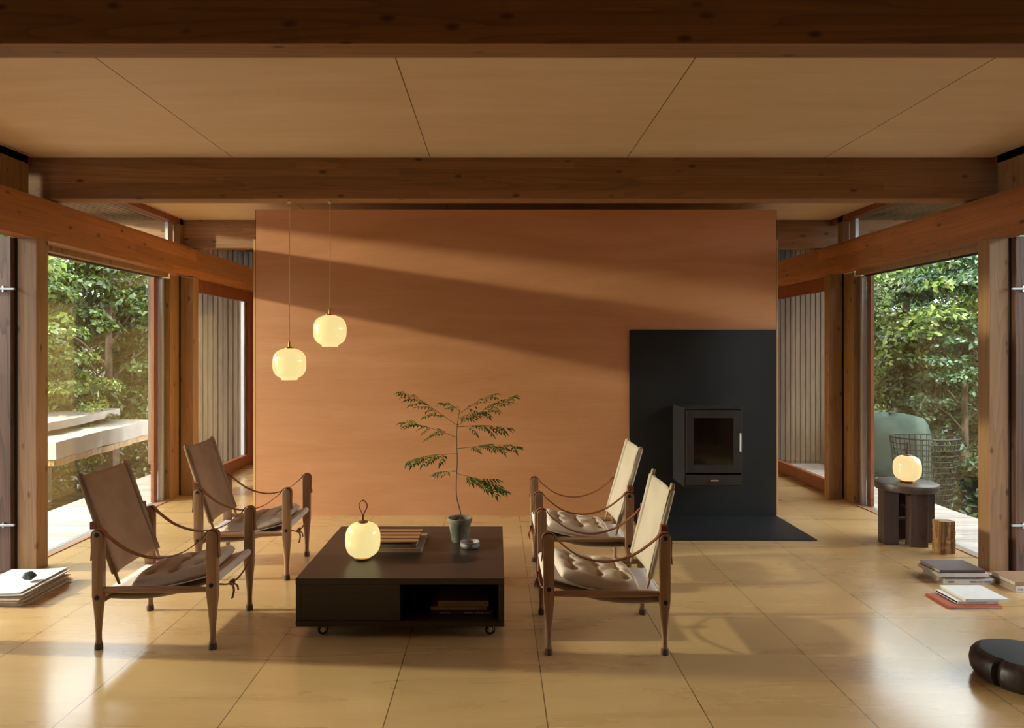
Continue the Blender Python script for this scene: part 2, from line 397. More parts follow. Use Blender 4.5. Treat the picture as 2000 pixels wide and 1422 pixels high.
# outside: soffits, decks, cladding walls
for sgn in (-1, 1):
    m = MB(); x = 3.16 if sgn < 0 else 3.36
    while x < 4.5:
        m.box(sgn*x, sgn*(x+.05), -2.6, 8.75, ZC+.06, ZC+.098); x += .062
    m.build('soffit', 'soffit', kind='structure')
    xo = 3.905 if sgn < 0 else 4.0; xi = 3.14 if sgn < 0 else 3.34
    m = MB(); y = -2.6
    while y < 9.0:
        m.box(*sorted((sgn*xi, sgn*(xo+.004*math.sin(y*37)))), y, y+.134, -.045, -.012); y += .14
    m.box(*sorted((sgn*(xi+.05), sgn*(xi+.1))), -2.6, 9, -.16, -.045); m.box(*sorted((sgn*(xo-.12), sgn*(xo-.07))), -2.6, 9, -.16, -.045)
    m.build('deck', 'deck', kind='structure')
    m = MB(); x = 2.95
    while x < 4.3:
        m.box(*sorted((sgn*x, sgn*(x+.05))), 8.72+random.uniform(0, .006), 8.78, -.02, ZC+.06); x += .062
    m.box(*sorted((sgn*2.95, sgn*4.3)), 8.78, 8.84, -.02, ZC+.06)
    m.build('wall_exterior_'+('left' if sgn < 0 else 'right'), 'clad', kind='structure')

# ------------------------------------------------------------------ stove
box(1.116, 2.347, 5.929, 5.944, 0, 1.564).build('hearth_backplate', 'steel')
tag(bpy.data.objects['hearth_backplate'], 'tall black steel plate fixed to the plywood wall behind the stove', 'plate')
o = box(1.116, 2.344, 5.166, 5.928, .0005, .006).build('hearth_plate', 'steel'); tag(o, 'black steel floor plate lying in front of the stove wall', 'plate')
st = thing('wood_stove', 'black wall-hung wood stove with glass door and small ash drawer', 'stove', (1.705, 5.735, .30))
def lb(x0, x1, y0, y1, z0, z1): return box(x0-1.705, x1-1.705, y0-5.735, y1-5.735, z0-.30, z1-.30)
b = MB()
for a in ((1.478, 1.932, 5.56, 5.928, .315, .325), (1.478, 1.932, 5.56, 5.928, .926, .936), (1.478, 1.486, 5.56, 5.928, .325, .926), (1.924, 1.932, 5.56, 5.928, .325, .926), (1.486, 1.924, 5.92, 5.928, .325, .926), (1.486, 1.924, 5.60, 5.92, .415, .424)):
    b.add(lb(*a).v, lb(*a).f)
b.build('body', 'iron', st)
b = MB()
for a in ((1.489, 1.545, 5.542, 5.572, .428, .920), (1.862, 1.921, 5.542, 5.572, .428, .920), (1.545, 1.862, 5.542, 5.572, .860, .920), (1.545, 1.862, 5.542, 5.572, .428, .492)):
    b.add(lb(*a).v, lb(*a).f)
dr = b.build('door', 'iron', st, bevel=.002)
lb(1.545, 1.862, 5.556, 5.560, .49, .862).build('glass', 'darkglass', dr)
b = MB(); b.tube([(1.905-1.705, 5.515-5.735, .60-.30), (1.905-1.705, 5.515-5.735, .745-.30)], .009, 12)
h = b.build('handle', 'chrome', dr, smooth=True); tag(h, 'bright steel handle')
MB().tube([(1.905-1.705, 5.515-5.735, .445), (1.905-1.705, 5.545-5.735, .448)], .006, 8).build('handle_arm', 'iron', dr)
ad = lb(1.489, 1.921, 5.544, 5.575, .330, .412).build('drawer', 'iron', st, bevel=.002)
h = MB().tube([(-.035, -.205, .07), (.03, -.205, .07)], .011, 12).build('knob', 'chrome', ad, smooth=True)

# ------------------------------------------------------------------ safari chairs
def leg_mb(x, y):
    secs = []
    wx, wy = .050, .034
    for z, a, b_, e in [(0, .036, .036, 2), (.010, .036, .036, 2), (.045, .027, .027, 2), (.075, .027, .027, 2), (.12, .031, .029, 2.4), (.19, .040, .032, 4), (.235, .047, .034, 8), (.25, wx, wy, 12), (.40, wx, wy, 12), (.53, wx, wy, 12)]:
        secs.append((x, y, z, a, b_, e))
    for k in range(1, 7):
        a = k/6*PI/2*.97; secs.append((x, y, .53+.025*math.sin(a), wx*math.cos(a), wy, 12))
    return MB().loft(secs, 24)
def make_chair(canvas, cush, topx=-.381, botx=-.194, topz=.81, prot=.0, cslide=0.0, crot=0.0, light=False):
    r = thing('safari_chair', '', 'chair')
    for sx in (-1, 1):
        for sy in (-1, 1):
            x, y = .266*sx, .245*sy
            l = leg_mb(x, y).build('leg', 'chairwood', r, smooth=True)
            MB().lathe([(.0186, 0.0004), (.0187, .012), (.0165, .030)], 20, (x, y, 0), False).build('foot_band', 'foot', l, smooth=True)
            for z in ((.535, .243) if sx < 0 else (.302,)):
                yo = y+sy*.0165
                MB().tube([(x, yo, z), (x, yo+sy*.004, z)], .010, 14).build('bolt', 'gap', l, smooth=True)
    for sy in (-1, 1):
        y = .245*sy
        MB().tube([(-.245, y, .278), (-.15, y, .278), (0, y, .278), (.15, y, .278), (.245, y, .278)], [.012, .0155, .017, .0155, .012], 14).build('side_rail', 'chairrail', r, smooth=True)
        # arm strap
        pts = [(-.298, y, .415), (-.294, y, .47), (-.2955, y, .53), (-.286, y, .552), (-.266, y, .560), (-.244, y, .552), (-.215, y, .520), (-.12, y, .455), (0, y, .425), (.12, y, .448), (.215, y, .515), (.244, y, .550), (.266, y, .560), (.287, y, .552), (.2955, y, .53), (.294, y, .47), (.300, y, .43)]
        MB().ribbon(cr(pts, 5), (0, 1, 0), .026, .004).build('arm_strap', 'leather', r, smooth=True)
        # back post
        p0, p1 = Vector((botx, .2*sy, .288)), Vector((topx, .2*sy, topz))
        ps = [p0.lerp(p1, t) for t in (0, .15, .4, .7, 1)]
        MB().tube(ps, [.006, .010, .0145, .0135, .011], 12).build('back_post', 'chairwood', r, smooth=True)
        t = (.50-.288)/(topz-.288); pm = p0.lerp(p1, t)
        MB().tube([(pm.x, .2*sy, .50), (-.262, .232*sy, .50)], .006, 8).build('back_pivot', 'gap', r)
        t = (.575-.288)/(topz-.288); pm = p0.lerp(p1, t); q = MB()
        q.box(pm.x-.019, pm.x+.015, *sorted((.206*sy, .236*sy)), .555, .59); q.build('back_strap', 'leather', r, bevel=.003)
    MB().tube([(-.262, -.235, .215), (-.262, 0, .215), (-.262, .235, .215)], [.009, .013, .009], 12).build('stretcher', 'chairrail', r, smooth=True)
    # back canvas, wrapped round the two posts and bowed backwards
    p0, p1 = Vector((botx, 0, .288)), Vector((topx, 0, topz)); d = (p1-p0); nb = Vector((-d.z, 0, d.x)).normalized()
    if nb.x > 0: nb = -nb
    def fn(u, v):
        t = .10+(.985-prot-.10)*u; s = v*2-1; y = .2155*math.sin(s*PI/2)*.35+.2155*s*.65
        sag = 1-s*s; e = t-.012*sag*(1 if u > .5 else -1)*abs(u-.5)*2
        bow = .030*sag*(.6+.4*u)+.003*math.sin(9*u+4*s)*sag
        c_ = p0+d*e; o = nb*bow-nb*(.013 if abs(s) > .86 else .012)
        return (c_.x+o.x, y*(1-.02*math.sin(u*PI)), c_.z+o.z)
    def fb(u, v):
        s = v*2-1; a = Vector(fn(u, v)); k = 0.004+.026*(1-min(1, max(0, (1-abs(s))/.12))) if abs(s) > .88 else .005
        return tuple(a+nb*(.005 if abs(s) < .86 else .026))
    MB().grid(fn, 18, 26).build('back_canvas', canvas, r, smooth=True, solid=.003)
    for sy in (-1, 1):
        m = MB()
        R = []
        for i in range(13):
            t = .10+(.985-prot-.10)*i/12; c_ = p0+d*t; ring = []
            for k in range(14):
                a = 2*PI*k/14; ring.append(tuple(c_+nb*(.0168*math.sin(a))+Vector((0, sy*.2+.0168*math.cos(a), 0))))
            R.append(ring)
        m.rings(R, True, False)
        m.build('canvas_sleeve', canvas, r, smooth=True)
    # seat sling
    zf, zr, xf_, xr = .330, .250, .262, -.262
    def sf(u, v):
        s = v*2-1; x = xr+(xf_-xr)*u
        return (x, .205*s, zr+(zf-zr)*u-.032*math.sin(u*PI)*(1-.35*s*s)+.004)
    def sb(u, v):
        a = sf(u, v); return (a[0], a[1], a[2]-.026)
    m = MB().grid(sf, 16, 14); m.build('seat_sling', 'seat_canvas', r, smooth=True, solid=.004)
    m = MB().tube([(xf_+.008, -.214, zf-.010), (xf_+.008, 0, zf-.010), (xf_+.008, .214, zf-.010)], [.017, .019, .017], 16)
    m.build('seat_roll', 'seat_canvas', r, smooth=True); m = MB()
    m.tube([(xr-.004, -.212, zr-.010), (xr-.004, 0, zr-.012), (xr-.004, .212, zr-.010)], [.016, .018, .016], 16)
    m.build('seat_roll', 'seat_canvas', r, smooth=True)
    MB().grid(lambda u, v: (xr+(xf_-xr)*u, .20*(v*2-1), zr+(zf-zr)*u-.026-.036*math.sin(u*PI)), 12, 4).build('sling_underside', 'seat_canvas', r, smooth=True, solid=.003)
    # thong under the front rail
    q = MB().tube(cr([(.285, -.225, .296), (.29, -.12, .262), (.292, 0, .250), (.29, .12, .268), (.285, .225, .30)], 6), .0042, 8)
    q.tube(cr([(.29, -.10, .262), (.305, -.085, .272), (.297, -.07, .245), (.288, -.095, .255)], 5), .006, 8)
    q.ribbon(cr([(.297, -.09, .258), (.308, -.092, .225), (.303, -.10, .185)], 5), (.3, 1, 0), .014, .003)
    q.ribbon(cr([(.297, -.08, .256), (.312, -.06, .235), (.316, -.055, .21)], 5), (.3, 1, 0), .010, .003)
    q.build('thong', 'leather', r, smooth=True)
    # tufted cushion
    Lx, Ly, T = .385, .40, .078
    tufts = [(a, b_) for a in (-.12, 0, .12) for b_ in (-.125, 0, .125)]
    rg = random.Random(int(1000*topz)+int(100*cslide)+3)
    tufts = [(a+rg.uniform(-.012, .012), b_+rg.uniform(-.012, .012)) for a, b_ in tufts]
    def prof(x, y):
        ex = max(0, 1-abs(2*x/Lx)**5.0); ey = max(0, 1-abs(2*y/Ly)**5.0); e = (ex*ey)**.42; dm = 0
        for a, b_ in tufts:
            r2 = (x-a)**2+(y-b_)**2; dm += .80*math.exp(-r2/(2*.015**2))+.34*math.exp(-r2/(2*.04**2))
        wr = .05*math.sin(60*x+25*y+3*math.sin(40*y))+.04*math.sin(48*y-20*x)
        for k in range(0, len(tufts)-1):
            (ax, ay), (bx_, by_) = tufts[k], tufts[k+1]
            if abs(ax-bx_) < .05:
                tt = max(0, min(1, ((x-ax)*(bx_-ax)+(y-ay)*(by_-ay))/((bx_-ax)**2+(by_-ay)**2)))
                dd = (x-ax-(bx_-ax)*tt)**2+(y-ay-(by_-ay)*tt)**2; dm += .20*math.exp(-dd/(2*.007**2))
        return e*(1-min(.95, dm)*.75+wr*.5)
    sl = math.atan2(zf-zr, xf_-xr)
    def cp(top):
        def f(u, v):
            x = Lx*(u-.5); y = Ly*(v-.5); p = prof(x, y); pinch = 1-.05*abs(2*y/Ly)**2*abs(2*x/Lx)**2
            z = T*(.22+.85*p) if top else T*(.22-.22*min(1, p*1.3))
            if abs(u-.5) > .499 or abs(v-.5) > .499: z = T*.25
            sg = -.030*math.sin(min(1, max(0, (x+cslide+.262)/.524))*PI)
            X_ = x*pinch*math.cos(crot)-y*pinch*math.sin(crot)+cslide; Y_ = x*pinch*math.sin(crot)+y*pinch*math.cos(crot)
            zb = zr+(zf-zr)*(X_+.262)/.524+sg+.008
            return (X_, Y_, zb+z)
        return f
    m = MB().grid(cp(True), 64, 64).grid(cp(False), 64, 64)
    cu = m.build('cushion', cush, r, smooth=True)
    for a, b_ in tufts:
        f = cp(True)(a/Lx+.5, b_/Ly+.5); MB().lathe([(.0005, .004), (.005, .003), (.006, 0)], 10, f).build('tuft_button', cush, cu, smooth=True)
    return r
chA = make_chair('canvas_tan', 'cushion_d', -.381, -.194, .812, 0, .035, .05)
chA.location = (-1.592, 3.545, 0)
tag(chA, 'tan canvas safari chair nearest the newspaper pile, in front of the big left window', 'chair', 'safari chairs round the coffee table')
chB = make_chair('canvas_tan', 'cushion_d', -.362, -.190, .815, 0, .045, -.04)
chB.location = (-1.545, 4.53, 0); chB.rotation_euler = (0, 0, .02)
tag(chB, 'tan canvas safari chair on the left, farther back beside the plywood wall', 'chair', 'safari chairs round the coffee table')
chC = make_chair('canvas_light', 'cushion', -.315, -.195, .775, .045, .03, .06)
chC.location = (.505, 3.487, 0); chC.rotation_euler = (0, 0, PI)
tag(chC, 'pale canvas safari chair right of the table, the near one with tufted seat cushion', 'chair', 'safari chairs round the coffee table')
chD = make_chair('canvas_light', 'cushion', -.345, -.195, .815, 0, .02, 0)
chD.location = (.515, 4.415, 0); chD.rotation_euler = (0, 0, PI)
tag(chD, 'pale canvas safari chair right of the table, the far one closest to the stove', 'chair', 'safari chairs round the coffee table')

# ------------------------------------------------------------------ coffee table
TX0, TX1, TY0, TY1, TZ0, TZ1 = -.974, .037, 3.42, 4.427, .056, .29
ct = thing('coffee_table', 'low dark stained coffee table on casters with an open book shelf', 'table', ((TX0+TX1)/2, (TY0+TY1)/2, 0))
cx, cy = (TX0+TX1)/2, (TY0+TY1)/2
def tb(a, b, c_, d, e, f, name, mat='stain', bev=.002): return box(a-cx, b-cx, c_-cy, d-cy, e, f).build(name, mat, ct, bevel=bev)
tb(TX0, TX1, TY0, TY1, TZ1-.030, TZ1, 'tabletop')
tb(TX0, TX1, TY0, TY1, TZ0, TZ0+.028, 'bottom_panel')
tb(TX0, TX0+.028, TY0+.004, TY1-.004, TZ0+.028, TZ1-.03, 'side_panel')
tb(TX1-.028, TX1, TY0+.004, TY1-.004, TZ0+.028, TZ1-.03, 'side_panel')
tb(TX0+.028, TX0+.506, TY0+.004, TY0+.03, TZ0+.028, TZ1-.03, 'front_panel')
tb(TX0+.486, TX0+.506, TY0+.03, TY1-.03, TZ0+.028, TZ1-.03, 'divider')
tb(TX0+.028, TX1-.028, TY1-.03, TY1-.006, TZ0+.028, TZ1-.03, 'back_panel')
for xx in (TX0+.125, TX1-.065):
    for yy in (TY0+.055, TY1-.07):
        x, y = xx-cx, yy-cy
        q = MB().box(x-.028, x+.022, y-.02, y+.02, TZ0-.004, TZ0).box(x-.014, x-.010, y-.012, y+.012, .022, TZ0-.004).box(x+.010, x+.014, y-.012, y+.012, .022, TZ0-.004)
        cs = q.build('caster', 'chrome', ct)
        MB().tube([(x-.004, y-.010, .0245), (x-.004, y+.010, .0245)], .0245, 24).build('wheel', 'rubber', cs, smooth=True)
        MB().tube([(x-.004, y-.012, .0245), (x-.004, y+.012, .0245)], .013, 18).build('hub', 'chrome', cs, smooth=True)

# ------------------------------------------------------------------ lamps
def globe_prof(R, H, z0, neck, nz=26, e=2.7):
    out = []
    for k in range(nz+1):
        a = -PI/2+PI*k/nz; c_ = abs(math.cos(a))**(2/e); s_ = math.copysign(abs(math.sin(a))**(2/e), a)
        if R*c_ < neck: continue
        out.append((R*c_, z0+H/2*(1+s_)))
    return out
def table_lamp(loc, label, mat, rz, tall=.105):
    r = thing('table_lamp', label, 'lamp', loc, rz)
    MB().lathe([(.040, 0), (.044, .002), (.046, .010), (.042, .014)], 40).build('base', 'brass', r, smooth=True)
    MB().lathe([(.036, .010)]+globe_prof(.092, .185, .010, .04)+[(.03, .193)], 56).build('globe', mat, r, smooth=True)
    MB().lathe([(.028, .190), (.026, .199), (.006, .203), (.0055, .222)], 30).build('cap', 'leather', r, smooth=True)
    pts = [(.003, 0, .205), (.004, 0, .235), (.022, 0, .275), (.017, 0, .205+tall-.012), (0, 0, .205+tall), (-.017, 0, .205+tall-.012), (-.020, 0, .275), (-.003, 0, .235), (-.003, 0, .205)]
    MB().tube(cr(pts, 6), .0031, 8).build('handle', 'leather', r, smooth=True)
    return r
table_lamp((-.708, 3.74, .29), 'glowing opal globe lamp with loop handle standing on the dark coffee table', 'opal', 0)
table_lamp((2.975, 5.12, .437), 'glowing opal globe lamp standing on the round wooden stool', 'opal2', 1.25, .085)
def pendant(x, zc, label):
    Y = 4.675; r = thing('pendant_lamp', label, 'lamp', (x, Y, zc), 0, 'pair of hanging globe lamps')
    R = .108
    MB().lathe([(.045, -.108), (.05, -.108), (.054, -.100), (.052, -.098)]+globe_prof(R, .200, -.100, .055)+[(.03, .1015)], 56).build('globe', 'opal', r, smooth=True)
    MB().lathe([(.030, .098), (.030, .106), (.009, .110), (.007, .135), (.004, .150)], 24).build('cap', 'brass', r, smooth=True)
    for k in range(3):
        a = k*2.1+.5; MB().lathe([(.004, .100), (.005, .108), (.001, .111)], 10, (.022*math.cos(a), .022*math.sin(a), 0)).build('screw', 'brass', r)
    MB().tube([(0, 0, .148), (0, 0, BB-zc-.012)], .0028, 8).build('cord', 'cord', r)
    MB().lathe([(.0045, BB-zc-.02), (.016, BB-zc-.006), (.016, BB-zc-.0002)], 20).build('ceiling_rose', 'cord', r)
pendant(-1.103, 1.523, 'upper of the two hanging opal globe lamps, the right one')
pendant(-1.371, 1.304, 'lower of the two hanging opal globe lamps, the left one')

# ------------------------------------------------------------------ stool, log, pouf
SX, SY = 2.975, 5.13
sl = thing('round_stool', 'dark round wooden stool on thick block legs by the right window', 'stool', (SX, SY, 0))
MB().lathe([(.001, .437), (.198, .437), (.205, .434), (.207, .428), (.207, .392), (.203, .386), (.001, .386)], 64, (0, 0, 0), False).build('seat', 'stooltop', sl, smooth=True)
for a, dd in ((PI, .142), (PI/2, .12), (0, .138), (-PI/2, .105)):
    ca, sa = math.cos(a+.12), math.sin(a+.12)
    m = MB().box(-.060, .060, -.042, .042, 0, .386) if abs(sa) > .7 else MB().box(-.050, .050, -.055, .055, 0, .386)
    m.xf(Matrix.Translation((dd*ca, dd*sa, 0)) @ Matrix.Rotation(-.10, 4, 'Z')).build('leg', 'stool', sl, bevel=.004)
MB().tube([(-.17, 0, .17), (.17, 0.01, .17)], .012, 12).build('dowel', 'stool', sl, smooth=True); MB().tube([(0, -.12, .25), (0.01, .14, .25)], .012, 12).build('dowel', 'stool', sl, smooth=True)
# split log
random.seed(3); R = []
for k in range(13):
    z = .222*k/12; ring = []
    pts = [(-.05, -.045), (-.015, -.050), (.02, -.044), (.052, -.048), (.05, 0), (.047, .045), (0, .05), (-.048, .043), (-.052, 0)]
    for x, y in pts: ring.append((x+random.uniform(-.003, .003), y+random.uniform(-.003, .003), z+(random.uniform(-.004, .004) if k == 12 else 0)))
    R.append(ring)
lg = MB().rings(R).build('firewood_log', 'log', bevel=.001, loc=(3.075, 4.866, 0), rot=(0, 0, .12))
tag(lg, 'short split log standing on end beside the round stool', 'log')
# charred wooden disc seat
def pf(k, n, z): return 1+.012*math.sin(2*PI*k/n*3+1)+.006*math.sin(2*PI*k/n*7)
pr = [(.001, 0), (.150, 0), (.172, .010), (.187, .035), (.191, .062), (.186, .09), (.170, .110), (.150, .118), (.001, .120)]
pu = thing('floor_seat', 'low charred round log seat with a split down its side', 'seat', (2.22, 2.98, 0))
n = 96; R = []
for r_, z in [(a, b_) for a, b_ in pr]:
    ring = []
    for k in range(n):
        th = 2*PI*k/n; rr = r_*pf(k, n, z); da = (th-(PI+.42)+PI) % (2*PI)-PI
        if r_ > .1: rr -= (.05 if r_ > .16 else .035)*max(0, 1-abs(da)/.05)
        ring.append((rr*math.cos(th), rr*math.sin(th), z))
    R.append(ring)
MB().rings(R[:8], True, False).build('body', 'pouf', pu, smooth=True)
MB().rings([[(x, y, .1185) for x, y, z in R[7]], [(x*.9, y*.9, .1215) for x, y, z in R[7]], [(x*.01, y*.01, .122) for x, y, z in R[7]]], True, False).build('seat', 'pouftop', pu, smooth=True)
random.seed(7)

# ------------------------------------------------------------------ books
BM = {}
def bm_(h, rough=.6):
    if h not in BM: BM[h] = plain('cover_'+h, h, rough, 0, .06, 40, .05)
    return BM[h]
def book(label, x0, x1, y0, y1, z0, z1, cover, spine='-Y', rz=0, group=None, text=None, tmat='ink', paper='pages', tw=None, tx=None):
    w_, d_, t_ = x1-x0, y1-y0, z1-z0; b_ = .0022 if t_ > .012 else .0015
    r = thing('book', label, 'book', ((x0+x1)/2, (y0+y1)/2, z0+.0003), rz, group); cm = bm_(cover)
    m = MB().box(-w_/2, w_/2, -d_/2, d_/2, 0, b_).box(-w_/2, w_/2, -d_/2, d_/2, t_-b_-.0004, t_-.0004)
    i = .004; e = [-w_/2+i, w_/2-i, -d_/2+i, d_/2-i]
    if spine == '-Y': m.box(-w_/2, w_/2, -d_/2, -d_/2+b_, b_, t_-b_-.0004); e[2] = -d_/2+b_
    if spine == '-X': m.box(-w_/2, -w_/2+b_, -d_/2, d_/2, b_, t_-b_-.0004); e[0] = -w_/2+b_
    if spine == '+Y': m.box(-w_/2, w_/2, d_/2-b_, d_/2, b_, t_-b_-.0004); e[3] = d_/2-b_
    m.build('cover', cm, r, bevel=.0006)
    MB().box(*e, b_, t_-b_-.0004).build('pages', paper, r)
    if text:
        for (s_, xx, ww) in text:
            lettering(s_, t_*.55, (xx-w_/2, -d_/2-.0002, t_*.28), (PI/2, 0, 0), tmat, r, ww)
    return r
G1 = 'books stacked on the coffee table'; G2 = 'books on the shelf inside the coffee table'; G3 = 'tall stack of books beside the right door post'
G4 = 'pair of books at the right edge of the picture'; G5 = 'three thin books low on the floor at the right'
zt = .29
book('large flat silver-edged book at the bottom of the coffee table stack', -.735, -.408, 3.856, 4.19, zt, zt+.020, '8a7468', '+Y', 0, G1, None, 'ink', 'paper2')
y0 = 3.868; z = zt+.020
book('grey book lying on the large flat book on the coffee table', -.72, -.440, 3.862, 4.13, z, z+.022, '7a6c66', '-Y', 0, G1, None); z += .0225
tr = thing('slatted_tray', 'small brown wooden tray of four slats lying on top of the coffee table books', 'tray', (-.57, 4.0, z))
for k in range(4):
    MB().box(-.14, .135+.002*k, -.138+.073*k, -.138+.073*k+.050, .007, .016).build('slat', 'slat', tr, bevel=.001)
for x in (-.12, .115): MB().box(x-.008, x+.008, -.138, .131, 0, .007).build('crossbar', 'slat', tr)
zs = TZ0+.028; ys = 3.50
book('maroon book with white letters at the bottom inside the coffee table', -.327, -.015, ys, ys+.24, zs, zs+.022, '43201d', '-Y', 0, G2, [('2 PHOTO', .045, .05), ('SNOEREN  •  DARNEROUNDE', .165, .13)], 'inkl')
book('tan book with spaced letters in the middle of the shelf stack', -.327, -.048, ys+.004, ys+.23, zs+.022, zs+.040, '8a6c48', '-Y', 0, G2, [('K Y T I C L O N L C E L I T E R A', .015, .22)], 'inkl')
book('beige paperback on top of the shelf stack inside the table', -.290, -.040, ys+.008, ys+.22, zs+.040, zs+.066, '9a8360', '-Y', 0, G2, [('HENSES COLLECTION OF THE ICE', .015, .14), ('•', .225, .012)], 'ink')
# tall stack on the floor
book('thick white book at the bottom of the tall floor stack', 2.668, 2.968, 4.205, 4.43, 0, .030, 'c9c6c6', '-Y', 0, G3, [('ARKITEKTEN', .02, .035), ('HENNINGSEN  BY THE SEA  CHRISTENSEN', .15, .12)], 'ink', 'paper2')
book('mauve-grey book second from the bottom of the tall floor stack', 2.655, 2.945, 4.215, 4.42, .030, .047, '857a7c', '-Y', 0, G3, [('LA PLATA', .15, .05)], 'inkl', 'paper2')
book('white book third from the bottom of the tall floor stack', 2.625, 2.925, 4.195, 4.41, .047, .067, 'c5c2c3', '-Y', 0, G3, None, 'ink', 'paper2')
book('dark brown book on top of the tall floor stack', 2.635, 2.905, 4.20, 4.405, .067, .087, '4e3a36', '-Y', 0, G3, [('DEN NYE BOLIG I HANDEN', .06, .17)], 'ink', 'paper2')
book('white book lettered THE IN under the tan book at the right edge', 2.99, 3.19, 4.065, 4.30, 0, .034, 'd6d4d3', '-Y', 0, G4, [('THE IN', .008, .055)], 'ink', 'paper2')
book('tan book lying on the white book at the right edge', 2.985, 3.185, 4.068, 4.27, .034, .060, '94775a', '-Y', 0, G4, None, 'ink', 'pages')
book('brick red book at the bottom of the low floor stack', 2.44, 2.728, 3.805, 4.02, 0, .014, '9c4a30', '-X', 0, G5, None, 'ink', 'paper')
book('white book with black edge in the middle of the low floor stack', 2.505, 2.725, 3.84, 4.035, .014, .029, 'e2e2e2', '-Y', .0, G5, [('TAIVO', .008, .02), ('GERHARD MARCKS EN PORTRAET', .05, .11), ('LS', .2, .01)], 'ink', 'gap')
book('pale grey-white book on top of the low floor stack', 2.545, 2.78, 3.835, 4.06, .029, .044, 'd5dada', '-Y', 0, G5, None, 'ink', 'pages')

# ------------------------------------------------------------------ newspapers and stone
ords = ['at the very bottom', 'second from the bottom', 'third from the bottom', 'fourth from the bottom', 'fifth from the bottom', 'just below the middle', 'just above the middle', 'fifth from the top', 'fourth from the top', 'third from the top', 'second from the top']
z = 0.0; rg = random.Random(5)
for i in range(12):
    t_ = .0062; ox, oy, ra = rg.uniform(-.012, .016), rg.uniform(-.012, .012), rg.uniform(-.05, .05)
    if i == 11: ox, oy, ra = -.01, 0, .0
    m = MB(); ph = rg.uniform(0, 6)
    lift = .012*i/11
    def fz(u, v, s_): return lift*max(0, (u-.55)/.45)**2*(.4+.6*v)+.0012*math.sin(5*u+ph)+.004*(i/11)*math.sin(v*PI*1.0)*0
    for s_ in range(3):
        zz = .0005+s_*.0019
        m.grid(lambda u, v: (-.17+.335*u+.0015*s_, -.215+.43*v+.001*s_, zz+fz(u, v, s_)), 14, 10)
        if s_ < 2: pass
    nw = m.build('newspaper', 'paper' if i in (11, 10, 4, 1) else 'paper2', solid=.0015, smooth=False, loc=(-2.745+ox, 4.05+oy, z), rot=(0, 0, ra))
    tag(nw, 'folded newspaper with blank white page on top of the pile under the dark stone' if i == 11 else 'folded newspaper '+ords[i]+' of the pile by the left door', 'newspaper', 'newspapers piled on the floor by the left door')
    z += t_
bm = bmesh.new(); bmesh.ops.create_icosphere(bm, subdivisions=2, radius=.032)
for v in bm.verts:
    k = 1+.10*math.sin(7*v.co.x*30+v.co.y*90)+.05*math.cos(v.co.z*140); v.co = Vector((v.co.x*1.12*k, v.co.y*k, v.co.z*.78*k))
me = bpy.data.meshes.new('stone'); bm.to_mesh(me); bm.free(); me.materials.append(M['stone'])
so = bpy.data.objects.new('stone', me); C.objects.link(so); so.location = (-2.66, 4.02, z+.036); tag(so, 'faceted dark stone used as a paperweight on the newspaper pile', 'stone')

# ------------------------------------------------------------------ potted plant and bowl
PX, PYY, PZ = -.212, 4.085, .29
pp = thing('potted_plant', 'slender sapling with feathery leaves in a mossy clay pot on the table', 'plant', (PX, PYY, PZ))
MB().lathe([(.001, 0), (.046, 0), (.049, .004), (.064, .105), (.066, .112), (.070, .114), (.072, .134), (.069, .137), (.064, .134), (.061, .112), (.001, .112)], 48, (0, 0, 0), False).build('pot', 'pot', pp, smooth=True)
MB().lathe([(.062, .114), (.04, .119), (.001, .122)], 24, (0, 0, 0), False).build('soil', 'soil', pp, smooth=True)
def PP(px, py, dy=0):
    Y = PYY+dy; return Vector(((px-970)*Y/F_PX-PX, dy, 1.4-(py-682)*Y/F_PX-PZ))
sp = cr([PP(899, 1015), PP(899, 1000), PP(892, 972), PP(891, 945), PP(893, 900), PP(892, 865), PP(893, 831), PP(898, 800)], 5)
stm = MB().tube(sp, [.0042-.0026*i/(len(sp)-1) for i in range(len(sp))], 8).build('stem', 'stem', pp, smooth=True)
def leaflet(m, p, d, nrm, L, Wd):
    d = d.normalized(); s_ = d.cross(nrm).normalized(); q = nrm*L*.06
    v = [p, p+d*L*.35+s_*Wd/2+q, p+d*L*.35-s_*Wd/2+q, p+d*L*.7+s_*Wd*.28+q*.5, p+d*L*.7-s_*Wd*.28+q*.5, p+d*L-nrm*L*.12, p+d*L*.35, p+d*L*.7]
    m.add(v, [(0, 1, 6), (0, 6, 2), (1, 3, 7, 6), (6, 7, 4, 2), (3, 5, 7), (7, 5, 4)])
fronds = [((893, 831), (782, 762), .10, 1), ((893, 831), (1008, 773), -.10, 1), ((897, 808), (968, 768), .14, .8), ((893, 855), (786, 824), .05, 1), ((893, 834), (995, 836), .02, 1), ((893, 876), (1015, 872), -.06, 1), ((893, 886), (797, 900), -.10, 1.15), ((893, 925), (986, 958), -.12, 1.25), ((893, 922), (851, 926), .16, .8), ((897, 802), (866, 788), -.10, .7), ((895, 818), (940, 806), -.15, .8)]
rg = random.Random(9)
